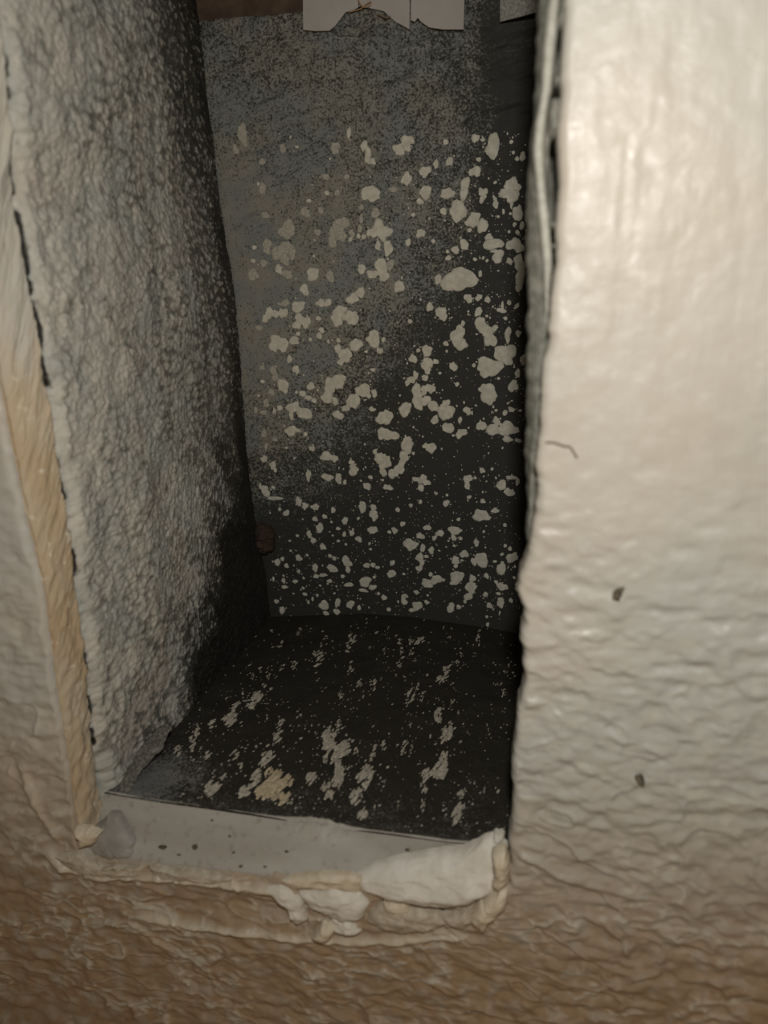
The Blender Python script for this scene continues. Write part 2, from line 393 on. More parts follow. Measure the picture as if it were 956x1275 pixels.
# left panel
def make_left():
    n = 760; m = 330
    A = interp_curve(L_IN, 2, n); B = interp_curve(L_BACK, 2, n)
    zn = np.linspace(0, 1, n)
    t = np.linspace(0, 1, m)
    V = A[:, None, :]*(1-t)[None, :, None] + B[:, None, :]*t[None, :, None]
    V[..., 1] = (T-.0008)*(1-t)[None, :] + (D+.002)*t[None, :]
    y = V[..., 1]; z = V[..., 2].copy()
    wy = y + .003*(fbm(y*120, z*120, 2)-.5); wz = z + .003*(fbm(y*120, z*120, 4)-.5)
    lum = np.clip(1-worley(wy*190+wz*40, wz*330, 3)*1.2, 0, 1)
    lum2 = np.clip(1-worley(wy*420+wz*90, wz*760, 8)*1.2, 0, 1)
    lumB = np.clip(1-worley(wy*520-wz*240, wz*190, 23)*1.15, 0, 1)
    lw = sstep(.13, .09, z)*sstep(.25, .45, t)[None, :]
    flk = lum*(1-lw) + lumB*lw
    patch = sstep(.50, .60, fbm(y*75, z*62, 54, 3))*sstep(.50, .12, t)[None, :]*sstep(.06, .12, z)
    patch = np.maximum(patch, .8*sstep(.60, .70, fbm(y*130, z*170, 57, 3)))
    flk = flk*(1-patch*.8)+patch*.42
    lum = flk
    big = fbm(y*55, z*40, 12, 3)-.5
    lump = lum*.0011*(1-.6*t)[None, :] + lum2*.0006 + big*.0050*(1-.5*t)[None, :] + (fbm(y*900, z*900, 14, 2)-.5)*.0004
    edge = sstep(0, .035, t)[None, :]
    lipn = (fbm(z*220, z*0, 17, 3)-.5)*.0035
    V[..., 0] += lump*(.35+.65*edge) - .0022*(1-edge) + .003*np.sin(np.pi*t)[None, :]
    V[..., 1] += lipn*(1-edge)
    # the panel rolls away just before the back corner
    V[..., 0] -= .0035*sstep(.965, 1.0, t)[None, :]
    # shade put into the colour: darker towards the back corner and the bottom corner
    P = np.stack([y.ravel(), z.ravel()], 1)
    # control samples: fraction of the way back, photo row at the front edge height (m), painted shade
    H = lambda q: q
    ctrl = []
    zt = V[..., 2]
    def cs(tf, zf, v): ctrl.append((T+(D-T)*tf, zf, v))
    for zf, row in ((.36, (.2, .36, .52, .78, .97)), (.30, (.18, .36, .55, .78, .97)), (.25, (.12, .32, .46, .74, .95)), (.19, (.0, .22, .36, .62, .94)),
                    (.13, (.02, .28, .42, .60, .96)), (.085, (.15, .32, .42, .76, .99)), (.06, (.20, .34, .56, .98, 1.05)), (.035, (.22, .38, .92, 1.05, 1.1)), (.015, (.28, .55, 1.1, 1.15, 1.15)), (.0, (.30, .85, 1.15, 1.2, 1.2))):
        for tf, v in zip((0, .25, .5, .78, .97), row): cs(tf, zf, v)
    shade = idw(P, ctrl, 3.2) + (fbm(P[:, 0]*60+P[:, 1]*40, P[:, 1]*22, 33, 3)-.5)*.30
    shade = shade.reshape(n, m) - patch*.36*sstep(.6, .2, t)[None, :]
    shade = np.maximum(shade, sstep(.93, .985, t)[None, :]*1.0)
    crack = (1-sstep(0, .012, t))[None, :]*np.ones((n, 1)); cs_ = (1-sstep(.007, .015, t))[None, :]*np.ones((n, 1))
    V[..., 0] -= .006*crack*(.5+fbm(z*160, z*0, 63, 3))
    shade = np.maximum(shade, np.where(cs_ > .05, cs_*1.6*sstep(.36, .52, fbm(z*130, z*0, 66, 3)+.10*sstep(.12, .16, z)*0), -1))  # broken line of crack shade painted down the front edge
    me = grid_mesh('left_panel', V, {'shade': np.clip(shade, -.4, 1.6), 'flake': flk*.7+lum2*.3}, flip=True)
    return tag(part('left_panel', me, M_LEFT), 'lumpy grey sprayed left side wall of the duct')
left_panel = make_left()
# back panel
def ctrl_px(lst, Y): return [(*at(a, b, Y)[[0, 2]], v) for a, b, v in lst]
SPRAY = [(260, 20, .6), (300, 60, .62), (400, 60, .66), (500, 70, .66), (580, 60, .5), (620, 50, .15), (650, 100, .04),
         (280, 150, .78), (380, 150, .72), (480, 150, .68), (560, 160, .62), (600, 150, .38), (635, 160, .03), (655, 260, .02),
         (300, 260, .95), (400, 260, .78), (500, 260, .7), (570, 250, .55), (610, 250, .12), (310, 350, 1.0), (400, 350, .85), (480, 350, .72), (550, 340, .5), (590, 350, .12),
         (315, 440, .95), (390, 440, .8), (460, 430, .6), (520, 430, .32), (560, 440, .06), (630, 440, 0), (320, 530, .75), (390, 520, .6), (440, 520, .42), (490, 510, .15), (560, 520, 0),
         (330, 600, .42), (390, 590, .38), (450, 590, .2), (520, 590, .03), (600, 600, 0), (345, 660, .15), (420, 660, .13), (500, 660, .02), (600, 680, 0),
         (350, 740, .02), (450, 740, .0), (560, 740, 0), (640, 740, 0), (560, 0, .5), (450, 0, .6), (350, 0, .58), (350, -60, .5), (560, -60, .4), (640, -60, .05)]
def make_back():
    x0, x1 = at(150, 400, D)[0], at(720, 400, D)[0]; z0 = -.05; z1 = at(400, 10, D)[2]
    nx, nz = 260, 420
    X, Z = np.meshgrid(np.linspace(x0, x1, nx), np.linspace(z0, z1, nz), indexing='ij')
    up = sstep(.13, .27, Z)
    wv = fbm(X*60+Z*50, Z*260-X*70, 7, 3)-.5
    wv = wv + .45*(fbm(X*170, Z*340, 9, 3)-.5)
    Y = D + wv*.0034*up + 0*X
    Y[:, -1] += .003
    P = np.stack([X.ravel(), Z.ravel()], 1)
    sp = idw(P, ctrl_px(SPRAY, D), 3.4) + (fbm(P[:, 0]*140, P[:, 1]*140, 3, 3)-.5)*.12*(1)
    me = grid_mesh('back_panel', np.stack([X, Y, Z], 2), {'spray': np.clip(sp, 0, 1)}, flip=False)
    return tag(part('back_panel', me, M_BACK), 'dark back wall of the duct covered in pale paint spots')
back_panel = make_back()
# floor panel
def make_floor():
    nx, ny = 300, 220
    A = resample(F_FRONT, nx); B = resample(F_BACK, nx)
    t = np.linspace(0, 1, ny)
    V = A[:, None, :]*(1-t)[None, :, None] + B[:, None, :]*t[None, :, None]
    x, y = V[..., 0].copy(), V[..., 1].copy()
    V[..., 2] += (fbm(x*60, y*60, 3, 4)-.5)*.0022*sstep(0, .06, t)[None, :]*sstep(1, .9, t)[None, :]
    V[..., 2] -= .0012*np.exp(-(t/.012)**2)[None, :]
    corner = np.exp(-(((x-at(205, 960, T+.02)[0])/.016)**2 + ((y-(T+.012))/.016)**2))
    sp = .11 + .70*corner + .14*sstep(.25, 0, t)[None, :] + (fbm(x*90, y*40, 8, 4)-.5)*.25
    sp *= sstep(1.0, .93, t)[None, :]
    me = grid_mesh('floor_panel', V, {'spray': np.clip(sp, 0, 1)})
    return tag(part('floor_panel', me, M_FLOOR), 'black sooty floor of the duct with streaky pale flecks'), V
floor_panel, FV = make_floor()
# right panel (seen edge on) and an added cap against light from above
def make_right():
    pts = [at(x, y, T+.001) for x, y in ((670, 0), (667, 60), (665, 110), (661, 160), (657, 215), (655, 280), (656, 340), (656, 450), (655, 560), (656, 650), (655, 700), (656, 800), (650, 900), (645, 1000), (642, 1052))]
    pts = up_extend(pts, .37)
    n = 520; A = interp_curve(pts, 2, n); z = A[:, 2]
    # cross profile: from deep in the duct, forward to the lip, a bead, a groove, and behind the board
    R = interp_curve(R_OUT, 2, n); Rx = np.interp(z, R[:, 2], R[:, 0])
    bead = up_extend([at(x, y, .0075) for x, y in ((690, 0), (684, 60), (680, 110), (673, 150), (670, 190), (673, 230), (678, 280), (682, 330), (680, 400), (672, 500), (664, 600), (658, 700), (655, 900), (645, 1050))], .37)
    bd = interp_curve(bead, 2, n); bz = bd[:, 2]; bx = np.interp(z, bz, bd[:, 0])
    ztop = at(690, 96, .002)[2]; zbot = at(690, 356, .002)[2]; z2a = at(694, 30, .002)[2]; z2b = at(694, 84, .002)[2]
    gap = sstep(zbot-.002, zbot+.002, z)*sstep(ztop+.0015, ztop-.0015, z) + .7*sstep(z2b-.001, z2b+.001, z)*sstep(z2a+.001, z2a-.001, z)
    gap = gap*sstep(.20, .32, fbm(z*330, z*0, 8, 2))
    nz = (fbm(z*180, z*0, 6, 4)-.5)
    hasb = sstep(at(690, 420, 0)[2], at(690, 340, 0)[2], z)
    xs = A[:, 0] + nz*.0016
    prof = []
    def row(x, y): prof.append(np.stack([x + 0*z, y + 0*z, z], 1))
    side = np.maximum(xs, .142)
    row(side+.006, D+.004); row(side+.004, .12); row(side+.002, .06); row(xs+.0010, .03)
    row(xs+.0002, .018); row(xs, .0145); row(xs+.0006, .0125)
    bx = np.maximum(bx, xs+.0015)
    row(xs*.5+bx*.5, .0108+nz*.001); row(bx-.0008, .0100+nz*.001); row(bx-.0002, .0100-.0022*hasb); row(bx+.0005, .0096-.0020*hasb)
    row(bx+.0009, .0095)
    lip = np.maximum(Rx-.0020, bx+.0012)
    row(lip, .0085 - .003*(1-gap)); row(lip+.0004, .0045 + .030*gap); row(lip+.0022, .0040+.032*gap); row(np.maximum(Rx+.002, lip+.003), .006+.03*gap); row(np.maximum(Rx+.006, lip+.006), .016+.02*gap)
    V = np.stack(prof, 1)
    # refine across
    V2 = [V[:, 0]]
    for k in range(1, V.shape[1]):
        for q in (.25, .5, .75, 1): V2.append(V[:, k-1]*(1-q)+V[:, k]*q)
    V = np.stack(V2, 1)
    r2 = (fbm(V[..., 2]*420, V[..., 1]*420+V[..., 0]*420, 44, 3)-.5)*.0009
    V[..., 0] += r2*.5; V[..., 1] += r2*.7
    me = grid_mesh('right_panel', V)
    o = part('right_panel', me, M_COLLAR)
    # rounded bead of sealant down the lip, its highlight painted as a paler colour
    kk = (z > at(680, 420, .008)[2]) & (z < .30)
    cz = z[kk]; cx = bx[kk]; rr = .0009+.0006*fbm(cz*120, cz*0, 5, 2); an = np.linspace(0, 2*math.pi, 13)[:-1]
    rr = rr*sstep(cz.min(), cz.min()+.02, cz)
    W = np.stack([cx[:, None]+rr[:, None]*np.cos(an)[None, :], .0085+rr[:, None]*np.sin(an)[None, :], np.repeat(cz[:, None], 12, 1)], 2)
    tag(part('sealant_bead', grid_mesh('sealant_bead', W.transpose(1, 0, 2), closed_u=True), M_BEAD_LIT), 'bead of sealant on the right lip with its highlight painted pale')
    return tag(o, 'rough grey-green sealed lip of the right side of the duct')
make_right()
def boxmesh(name, lo, hi):
    lo = np.array(lo); hi = np.array(hi)
    v = [(x, y, z) for x in (lo[0], hi[0]) for y in (lo[1], hi[1]) for z in (lo[2], hi[2])]
    f = [(0, 1, 3, 2), (4, 6, 7, 5), (0, 4, 5, 1), (2, 3, 7, 6), (0, 2, 6, 4), (1, 5, 7, 3)]
    me = bpy.data.meshes.new(name); me.from_pydata(v, [], f); me.update(); return me
part('light_cap', boxmesh('light_cap', (-.05, T+.001, .368), (.17, D+.03, .374)), M_BROWN, smooth=False)  # added out of view to keep ambient light out of the duct
zt = at(400, 10, D)[2]
part('wood_backing', boxmesh('wood_backing', (-.05, D+.008, zt-.03), (.17, D+.02, .37)), M_BROWN, smooth=False)

# ---------------------------------------------------------------- paint spots
def blob(cx, cz, rx, rz, ang, seed, jag=.22, n=20, th=.00035):
    """irregular raised paint spot in the plane y: returns verts (x, height, z) and faces"""
    rnd = random.Random(seed); ph = [rnd.uniform(0, 6.28) for _ in range(5)]; am = [rnd.uniform(.3, 1)*jag/(k*.6+1) for k in range(5)]
    out = []
    for i in range(n):
        a = 2*math.pi*i/n
        r = 1+sum(am[k]*math.cos((k+2)*a+ph[k]) for k in range(5)) + rnd.uniform(-.08, .08)
        x, z = rx*r*math.cos(a), rz*r*math.sin(a)
        out.append((cx + x*math.cos(ang)-z*math.sin(ang), cz + x*math.sin(ang)+z*math.cos(ang)))
    v = []; f = []
    for (x, z) in out: v.append((x, 0.0, z))
    for (x, z) in out: v.append((cx+(x-cx)*.86, th, cz+(z-cz)*.86))
    v.append((cx, th*1.2, cz))
    for i in range(n):
        j = (i+1) % n; f.append((i, j, n+j, n+i)); f.append((n+i, n+j, 2*n))
    return v, f
def at_back(px, py): p = at(px, py, D-.0004); return p[0], p[2]
def yback(x, z):
    up = float(sstep(.13, .27, z))
    wv = fbm(np.array([x*60+z*50]), np.array([z*260-x*70]), 7, 3)[0]-.5 + .45*(fbm(np.array([x*170]), np.array([z*340]), 9, 3)[0]-.5)
    return D + wv*.0034*up
PXM = np.linalg.norm(at(478, 500, D)-at(479, 500, D))   # metres per pixel on the back wall
# (origin x, origin y) of a detail and its spots: (u, v, ru, rv) in 1/4.78 pixel; tuples in a list make one spot
S1 = (280, 150, [  # upper left, dusty
    [(105, 85, 32, 50)], [(62, 172, 18, 25)], [(345, 168, 16, 26)], [(657, 165, 28, 30)], [(828, 150, 22, 22), (850, 205, 20, 35), (870, 245, 26, 18)], [(737, 75, 12, 28)],
    [(860, 425, 48, 55), (895, 460, 24, 24)], [(895, 550, 26, 26)], [(920, 650, 40, 48), (875, 668, 30, 25), (960, 660, 30, 30)], [(478, 548, 28, 26)], [(568, 530, 18, 20)],
    [(700, 610, 35, 35), (665, 650, 38, 50), (640, 715, 30, 35), (690, 690, 30, 30)], [(755, 672, 18, 22)], [(803, 645, 16, 18)], [(795, 688, 12, 14)], [(825, 692, 14, 14)], [(748, 708, 12, 14)],
    [(375, 650, 45, 42), (335, 665, 22, 22)], [(550, 665, 18, 18)], [(320, 790, 45, 40), (370, 760, 35, 40), (400, 795, 26, 26), (360, 835, 30, 22), (250, 750, 32, 35)],
    [(230, 850, 22, 22)], [(165, 835, 14, 14)], [(175, 755, 14, 14)], [(320, 885, 22, 24)], [(365, 915, 32, 26)], [(520, 915, 36, 34)], [(625, 930, 24, 30)], [(165, 920, 30, 34)],
    [(930, 870, 40, 40), (880, 915, 32, 24), (940, 920, 30, 30)], [(812, 885, 26, 22)], [(910, 745, 16, 24)], [(810, 515, 16, 14)], [(605, 430, 16, 12)], [(665, 430, 18, 14)],
    [(500, 478, 16, 10)], [(222, 400, 18, 40)], [(240, 565, 22, 20)], [(812, 585, 12, 26)], [(425, 155, 12, 8)], [(600, 335, 22, 16)], [(220, 245, 20, 18)], [(725, 335, 16, 14)]])
S2 = (480, 150, [
    [(80, 170, 34, 30), (130, 125, 36, 32), (130, 160, 24, 20)], [(125, 348, 28, 30)], [(235, 308, 32, 32)], [(298, 257, 16, 22)], [(380, 245, 20, 22)], [(237, 428, 34, 32)], [(205, 482, 18, 18)],
    [(368, 435, 36, 28)], [(470, 405, 26, 52)], [(530, 298, 32, 30)], [(535, 105, 24, 18)], [(578, 115, 12, 10)], [(358, 128, 14, 16)], [(552, 228, 14, 14)], [(640, 158, 38, 56)],
    [(432, 538, 46, 48)], [(525, 592, 36, 36), (490, 608, 20, 16)], [(577, 628, 28, 36)], [(500, 652, 13, 13)], [(208, 670, 24, 24)], [(133, 725, 18, 18)], [(468, 740, 26, 25)], [(415, 770, 24, 18)], [(372, 818, 16, 14)], [(368, 780, 10, 10)],
    [(580, 432, 24, 28), (572, 470, 14, 20)], [(748, 390, 40, 34), (740, 440, 44, 40), (785, 395, 20, 18), (748, 490, 8, 30)], [(786, 553, 26, 40)], [(655, 497, 16, 22)], [(643, 453, 8, 8)], [(652, 368, 10, 9)],
    [(815, 214, 17, 20)], [(782, 228, 12, 12)], [(748, 128, 12, 10)], [(761, 192, 9, 9)], [(640, 736, 50, 30), (615, 705, 24, 28)], [(668, 810, 30, 32), (650, 778, 26, 8)], [(765, 738, 36, 34), (798, 760, 24, 28)], [(737, 838, 18, 16)],
    [(797, 850, 32, 38)], [(852, 690, 24, 30)], [(862, 560, 30, 40)], [(785, 665, 13, 12)], [(735, 662, 9, 8)], [(768, 618, 12, 12)], [(812, 625, 14, 20)], [(805, 925, 26, 38)],
    [(437, 948, 84, 66)], [(312, 945, 24, 22)], [(15, 760, 24, 42)], [(25, 860, 26, 26)], [(563, 912, 11, 18)], [(532, 826, 12, 10)], [(604, 834, 9, 9)], [(45, 410, 22, 16)], [(8, 925, 14, 20)], [(163, 560, 12, 12)], [(343, 540, 22, 16)], [(283, 718, 12, 12)]])
S3 = (280, 350, [
    [(472, 52, 28, 30)], [(757, 105, 38, 26)], [(805, 68, 26, 28)], [(568, 130, 26, 22), (610, 128, 22, 20)], [(355, 132, 26, 22)], [(433, 152, 38, 32)], [(680, 185, 38, 36), (665, 235, 34, 30), (755, 218, 42, 36), (712, 215, 20, 18)],
    [(345, 192, 26, 30), (300, 195, 30, 22), (262, 190, 24, 34), (240, 225, 22, 20)], [(440, 222, 28, 26), (482, 248, 30, 28)], [(428, 262, 26, 24)], [(202, 278, 20, 18)], [(435, 314, 16, 12)], [(555, 222, 16, 14)], [(575, 292, 18, 16)], [(560, 326, 18, 18)],
    [(318, 365, 50, 42), (290, 390, 30, 28), (340, 395, 30, 24)], [(410, 355, 32, 22)], [(883, 345, 46, 38)], [(778, 380, 34, 38)], [(920, 415, 18, 18)], [(715, 440, 38, 38), (672, 405, 20, 30), (690, 480, 22, 20)], [(675, 352, 14, 14)], [(508, 348, 12, 12)], [(942, 350, 14, 14)],
    [(383, 465, 18, 20)], [(422, 527, 20, 26)], [(285, 530, 24, 26), (298, 570, 24, 22)], [(345, 622, 36, 38)], [(510, 625, 22, 25)], [(672, 600, 38, 44), (620, 630, 34, 46), (608, 690, 36, 36), (655, 715, 20, 22), (700, 575, 22, 18)], [(820, 650, 46, 34), (848, 675, 22, 20)], [(888, 668, 20, 20)],
    [(763, 715, 42, 40)], [(718, 758, 22, 20)], [(672, 797, 32, 26)], [(876, 763, 20, 15)], [(460, 670, 24, 16)], [(495, 695, 20, 16)], [(530, 712, 16, 16)], [(405, 752, 38, 34), (395, 800, 16, 24)], [(475, 790, 48, 30), (445, 780, 22, 28)], [(392, 892, 34, 30)], [(437, 890, 16, 13)],
    [(232, 908, 18, 24)], [(296, 943, 16, 14)], [(245, 728, 22, 20)], [(325, 755, 16, 18)], [(293, 775, 12, 14)], [(230, 782, 28, 14)], [(183, 770, 14, 18)], [(478, 912, 14, 14)], [(935, 815, 34, 38)], [(945, 910, 36, 42)], [(223, 598, 16, 12)], [(275, 660, 20, 22)], [(220, 515, 18, 16)], [(880, 528, 16, 12)], [(615, 360, 10, 12)], [(840, 420, 10, 10)]])
S4 = (480, 350, [
    [(80, 32, 28, 32)], [(262, 154, 22, 22)], [(332, 192, 36, 30), (340, 218, 20, 18)], [(493, 103, 24, 22)], [(553, 98, 18, 18)], [(606, 110, 16, 18)], [(735, 128, 14, 14)], [(795, 20, 24, 34)], [(552, 182, 23, 22)], [(690, 175, 26, 14), (695, 145, 8, 22)],
    [(713, 222, 12, 11)], [(602, 208, 9, 9)], [(145, 240, 14, 14)], [(565, 258, 34, 36), (600, 300, 40, 34), (625, 355, 34, 34), (650, 280, 18, 16)], [(428, 318, 42, 40), (440, 370, 42, 36)], [(728, 320, 18, 40)], [(790, 312, 18, 16)], [(358, 372, 15, 15)], [(460, 250, 12, 16)],
    [(246, 415, 28, 32)], [(162, 462, 24, 24)], [(194, 412, 13, 12)], [(245, 490, 34, 32), (248, 530, 22, 22)], [(296, 480, 20, 14)], [(404, 510, 22, 25)], [(710, 430, 58, 46), (620, 510, 68, 50), (600, 545, 36, 30), (725, 470, 30, 28), (575, 490, 26, 24)], [(760, 625, 24, 36)], [(785, 550, 16, 22)], [(525, 502, 11, 13)],
    [(178, 560, 16, 22), (150, 590, 24, 22), (128, 608, 16, 14)], [(234, 576, 22, 15)], [(186, 655, 30, 38), (190, 720, 32, 40), (236, 712, 32, 28), (228, 650, 24, 24), (265, 640, 28, 28)], [(284, 745, 32, 30)], [(425, 615, 13, 13)], [(612, 670, 52, 44), (582, 640, 26, 24), (620, 705, 34, 28)], [(323, 548, 10, 10)],
    [(115, 764, 40, 34)], [(358, 780, 46, 48), (358, 730, 24, 24)], [(486, 772, 22, 22)], [(292, 828, 24, 23)], [(443, 828, 14, 18)], [(372, 875, 34, 30)], [(450, 905, 34, 22), (435, 918, 16, 20)], [(10, 810, 32, 40)], [(35, 920, 40, 30)], [(130, 945, 30, 16)],
    [(570, 862, 26, 30)], [(640, 885, 38, 34), (660, 835, 22, 24), (720, 880, 52, 38), (770, 890, 26, 18)], [(725, 942, 26, 18)], [(710, 785, 14, 16)], [(748, 765, 20, 14)], [(657, 770, 10, 9)], [(800, 770, 12, 8)], [(790, 950, 20, 12)], [(672, 580, 10, 9)], [(825, 470, 20, 34)]])
S5 = (300, 550, [
    [(148, 30, 12, 22)], [(136, 104, 22, 20)], [(422, 42, 18, 18)], [(505, 88, 38, 26), (553, 100, 24, 22)], [(188, 142, 24, 22), (204, 170, 12, 14)], [(657, 123, 18, 16)], [(668, 170, 30, 34)], [(512, 212, 36, 22)], [(580, 222, 24, 28)], [(617, 242, 13, 15)], [(400, 200, 18, 32)], [(750, 266, 24, 23)], [(874, 273, 28, 18)],
    [(840, 110, 44, 42), (875, 128, 22, 18), (838, 150, 18, 20)], [(846, 184, 24, 22)], [(797, 60, 16, 14)], [(905, 190, 32, 28), (945, 165, 24, 30)], [(770, 212, 16, 12)], [(843, 229, 9, 9)], [(145, 295, 30, 32), (115, 265, 10, 20)], [(190, 272, 14, 12)], [(200, 337, 44, 13)], [(342, 357, 22, 26)], [(380, 382, 24, 18)], [(440, 390, 25, 20)], [(269, 425, 20, 20)], [(229, 403, 12, 13)],
    [(548, 408, 17, 17)], [(722, 390, 26, 32)], [(786, 392, 18, 20), (790, 438, 26, 34)], [(932, 406, 14, 16)], [(440, 461, 17, 16)], [(497, 446, 16, 14)], [(618, 472, 20, 24)], [(467, 515, 25, 30)], [(405, 552, 17, 21)], [(428, 588, 16, 22)], [(334, 560, 11, 11)], [(578, 518, 15, 12)], [(614, 552, 13, 16)], [(658, 544, 19, 16)], [(782, 527, 28, 26)], [(700, 582, 20, 20)], [(578, 592, 12, 11)], [(486, 626, 19, 22)],
    [(882, 538, 13, 12)], [(913, 529, 19, 19)], [(290, 590, 9, 8)], [(697, 458, 10, 10)], [(343, 692, 20, 22)], [(215, 718, 24, 20), (245, 698, 16, 12)], [(270, 740, 15, 15)], [(342, 772, 14, 12)], [(322, 832, 17, 13)], [(252, 828, 15, 15)], [(192, 818, 10, 16)], [(258, 865, 18, 14)], [(440, 752, 21, 24)], [(542, 756, 32, 25)], [(530, 680, 14, 12), (555, 695, 14, 14)], [(628, 715, 30, 34), (636, 760, 17, 22)], [(747, 737, 19, 18)], [(785, 735, 15, 17), (812, 749, 14, 11)], [(605, 802, 16, 12)], [(446, 802, 18, 14)], [(487, 795, 26, 12)], [(526, 830, 16, 13)], [(640, 852, 30, 14)],
    [(738, 835, 42, 30), (782, 868, 22, 20)], [(895, 788, 26, 24)], [(792, 808, 12, 11)], [(727, 886, 30, 11)], [(900, 722, 16, 17)], [(295, 650, 9, 9)], [(392, 676, 10, 9)], [(372, 812, 9, 9)], [(770, 640, 12, 8)], [(850, 928, 20, 16)], [(817, 906, 11, 11)], [(453, 915, 12, 10)], [(380, 908, 16, 12)], [(555, 903, 10, 7)], [(765, 605, 9, 9)], [(538, 478, 9, 9)]])
S6 = (480, 550, [
    [(128, 22, 38, 44), (108, 95, 30, 36), (90, 140, 22, 28), (65, 175, 28, 30), (38, 195, 22, 24)], [(270, 38, 32, 28), (235, 25, 16, 16)], [(165, 70, 11, 10)], [(10, 118, 24, 30)], [(575, 172, 18, 15)], [(633, 163, 10, 10)], [(178, 224, 20, 16)], [(220, 225, 26, 28), (245, 245, 24, 16), (210, 275, 22, 20)], [(488, 222, 28, 24), (486, 262, 19, 22)], [(533, 216, 10, 10)],
    [(690, 260, 30, 28)], [(735, 302, 28, 25)], [(750, 215, 40, 10), (785, 240, 12, 24)], [(300, 308, 11, 9)], [(365, 318, 10, 9)], [(497, 330, 16, 12)], [(578, 354, 17, 13)], [(206, 358, 12, 14)], [(150, 380, 13, 12)], [(72, 405, 14, 13)], [(360, 368, 18, 22)], [(652, 411, 26, 14)], [(565, 440, 48, 36), (605, 455, 20, 16)], [(434, 463, 12, 12)], [(710, 497, 12, 12)],
    [(248, 513, 25, 17)], [(322, 546, 27, 19)], [(206, 562, 28, 18)], [(290, 573, 17, 13)], [(412, 530, 38, 26), (405, 572, 18, 18)], [(446, 577, 11, 12)], [(52, 528, 20, 17)], [(22, 539, 13, 12)], [(100, 490, 16, 16)], [(148, 615, 42, 34), (138, 590, 20, 16)], [(220, 634, 16, 26)], [(272, 648, 20, 20)], [(243, 684, 14, 12)], [(202, 690, 26, 26), (216, 722, 18, 18)], [(200, 755, 22, 19)], [(540, 603, 17, 22)], [(408, 620, 10, 9)], [(583, 537, 9, 8)],
    [(467, 670, 26, 24)], [(416, 708, 26, 25)], [(417, 742, 13, 14)], [(570, 705, 42, 44), (525, 715, 18, 24)], [(752, 692, 34, 32)], [(740, 638, 14, 14)], [(688, 758, 27, 40)], [(600, 800, 18, 15)], [(424, 805, 38, 40), (412, 838, 28, 18)], [(516, 815, 20, 22)], [(508, 868, 36, 34)], [(492, 925, 26, 24)], [(245, 845, 38, 26), (300, 822, 36, 28), (268, 790, 14, 14), (340, 822, 16, 10)], [(183, 897, 17, 13)], [(36, 788, 26, 22)], [(40, 723, 15, 17)],
    [(694, 865, 32, 24)], [(790, 865, 26, 28)], [(658, 836, 13, 14)], [(594, 910, 17, 15)], [(670, 905, 14, 12)], [(686, 940, 20, 13)], [(650, 713, 12, 10)], [(765, 810, 10, 10)], [(108, 788, 9, 9)], [(112, 920, 20, 15)], [(250, 915, 8, 8)], [(712, 620, 12, 12)]])
# foot of the back wall, pixels directly: (x, y, rx, ry)
S7 = [(344, 749, 3.2, 3.2), (351, 760, 4.2, 5), (403, 754, 7.5, 6), (406, 766, 5, 4.5), (420, 751, 4, 6), (419, 762, 4.8, 4), (436, 753, 5, 6), (484, 759, 3, 3), (503, 749, 4, 5), (519, 755, 6.5, 7), (512, 760, 3.2, 3),
      (531, 750, 3.5, 2.5), (561, 757, 5.5, 6), (571, 756, 3, 3.4), (583, 743, 6, 5), (623, 752, 5, 5), (609, 754, 4, 3.5), (478, 744, 4, 2.6), (607, 778, 2.4, 3), (597, 784, 2.2, 2.2), (636, 748, 3, 3), (606, 768, 2, 2), (447, 757, 2.4, 4), (389, 746, 2, 3)]
spots = []
for ox, oy, lst in (S1, S2, S3, S4, S5, S6):
    k = 200/956.0
    for cl in lst:
        spots.append([(ox+u*k, oy+v*k, ru*k, rv*k) for u, v, ru, rv in cl])
for s in S7: spots.append([s])
spots.sort(key=lambda c: -sum(e[2]*e[3] for e in c))
# drop near duplicates where two details overlap
keep = []
for c in spots:
    e = c[0]
    if all((e[0]-d[0][0])**2+(e[1]-d[0][1])**2 > (0.55*(e[2]+e[3]))**2*.5 for d in keep): keep.append(c)
spots = keep
SPC = ctrl_px(SPRAY, D)
def spot_mesh(name, clist, seed):
    V = []; Fc = []
    for q, (px, py, rx, ry) in enumerate(clist):
        x, z = at_back(px, py); 
        v, f = blob(x, z, rx*PXM*1.0, ry*PXM*1.08, 0, seed*31+q, .20 if rx > 3 else .15, 22 if rx > 3 else 12)
        y0 = yback(x, z); b = len(V)
        V += [(a, y0-.0001-h-.00006*q-.00003*(seed % 5), c_) for a, h, c_ in v]; Fc += [tuple(b+i for i in g_) for g_ in f]
    me = bpy.data.meshes.new(name); me.from_pydata(V, [], Fc); me.update(); return me
NPART = 290
for i, c in enumerate(spots[:NPART]):
    x, z = at_back(c[0][0], c[0][1]); s = float(idw(np.array([[x, z]]), SPC, 3.4)[0])
    dusty = c[0][1] < 330 and s > .68 and c[0][0] < 500 and c[0][2]*c[0][3] < 90 or (c[0][0] < 345 and c[0][1] < 560) or (s > .8 and i % 3)
    put('paint_spot', spot_mesh('paint_spot', c, i), M_SPOTD if dusty else M_SPOT, back_panel, smooth=False)
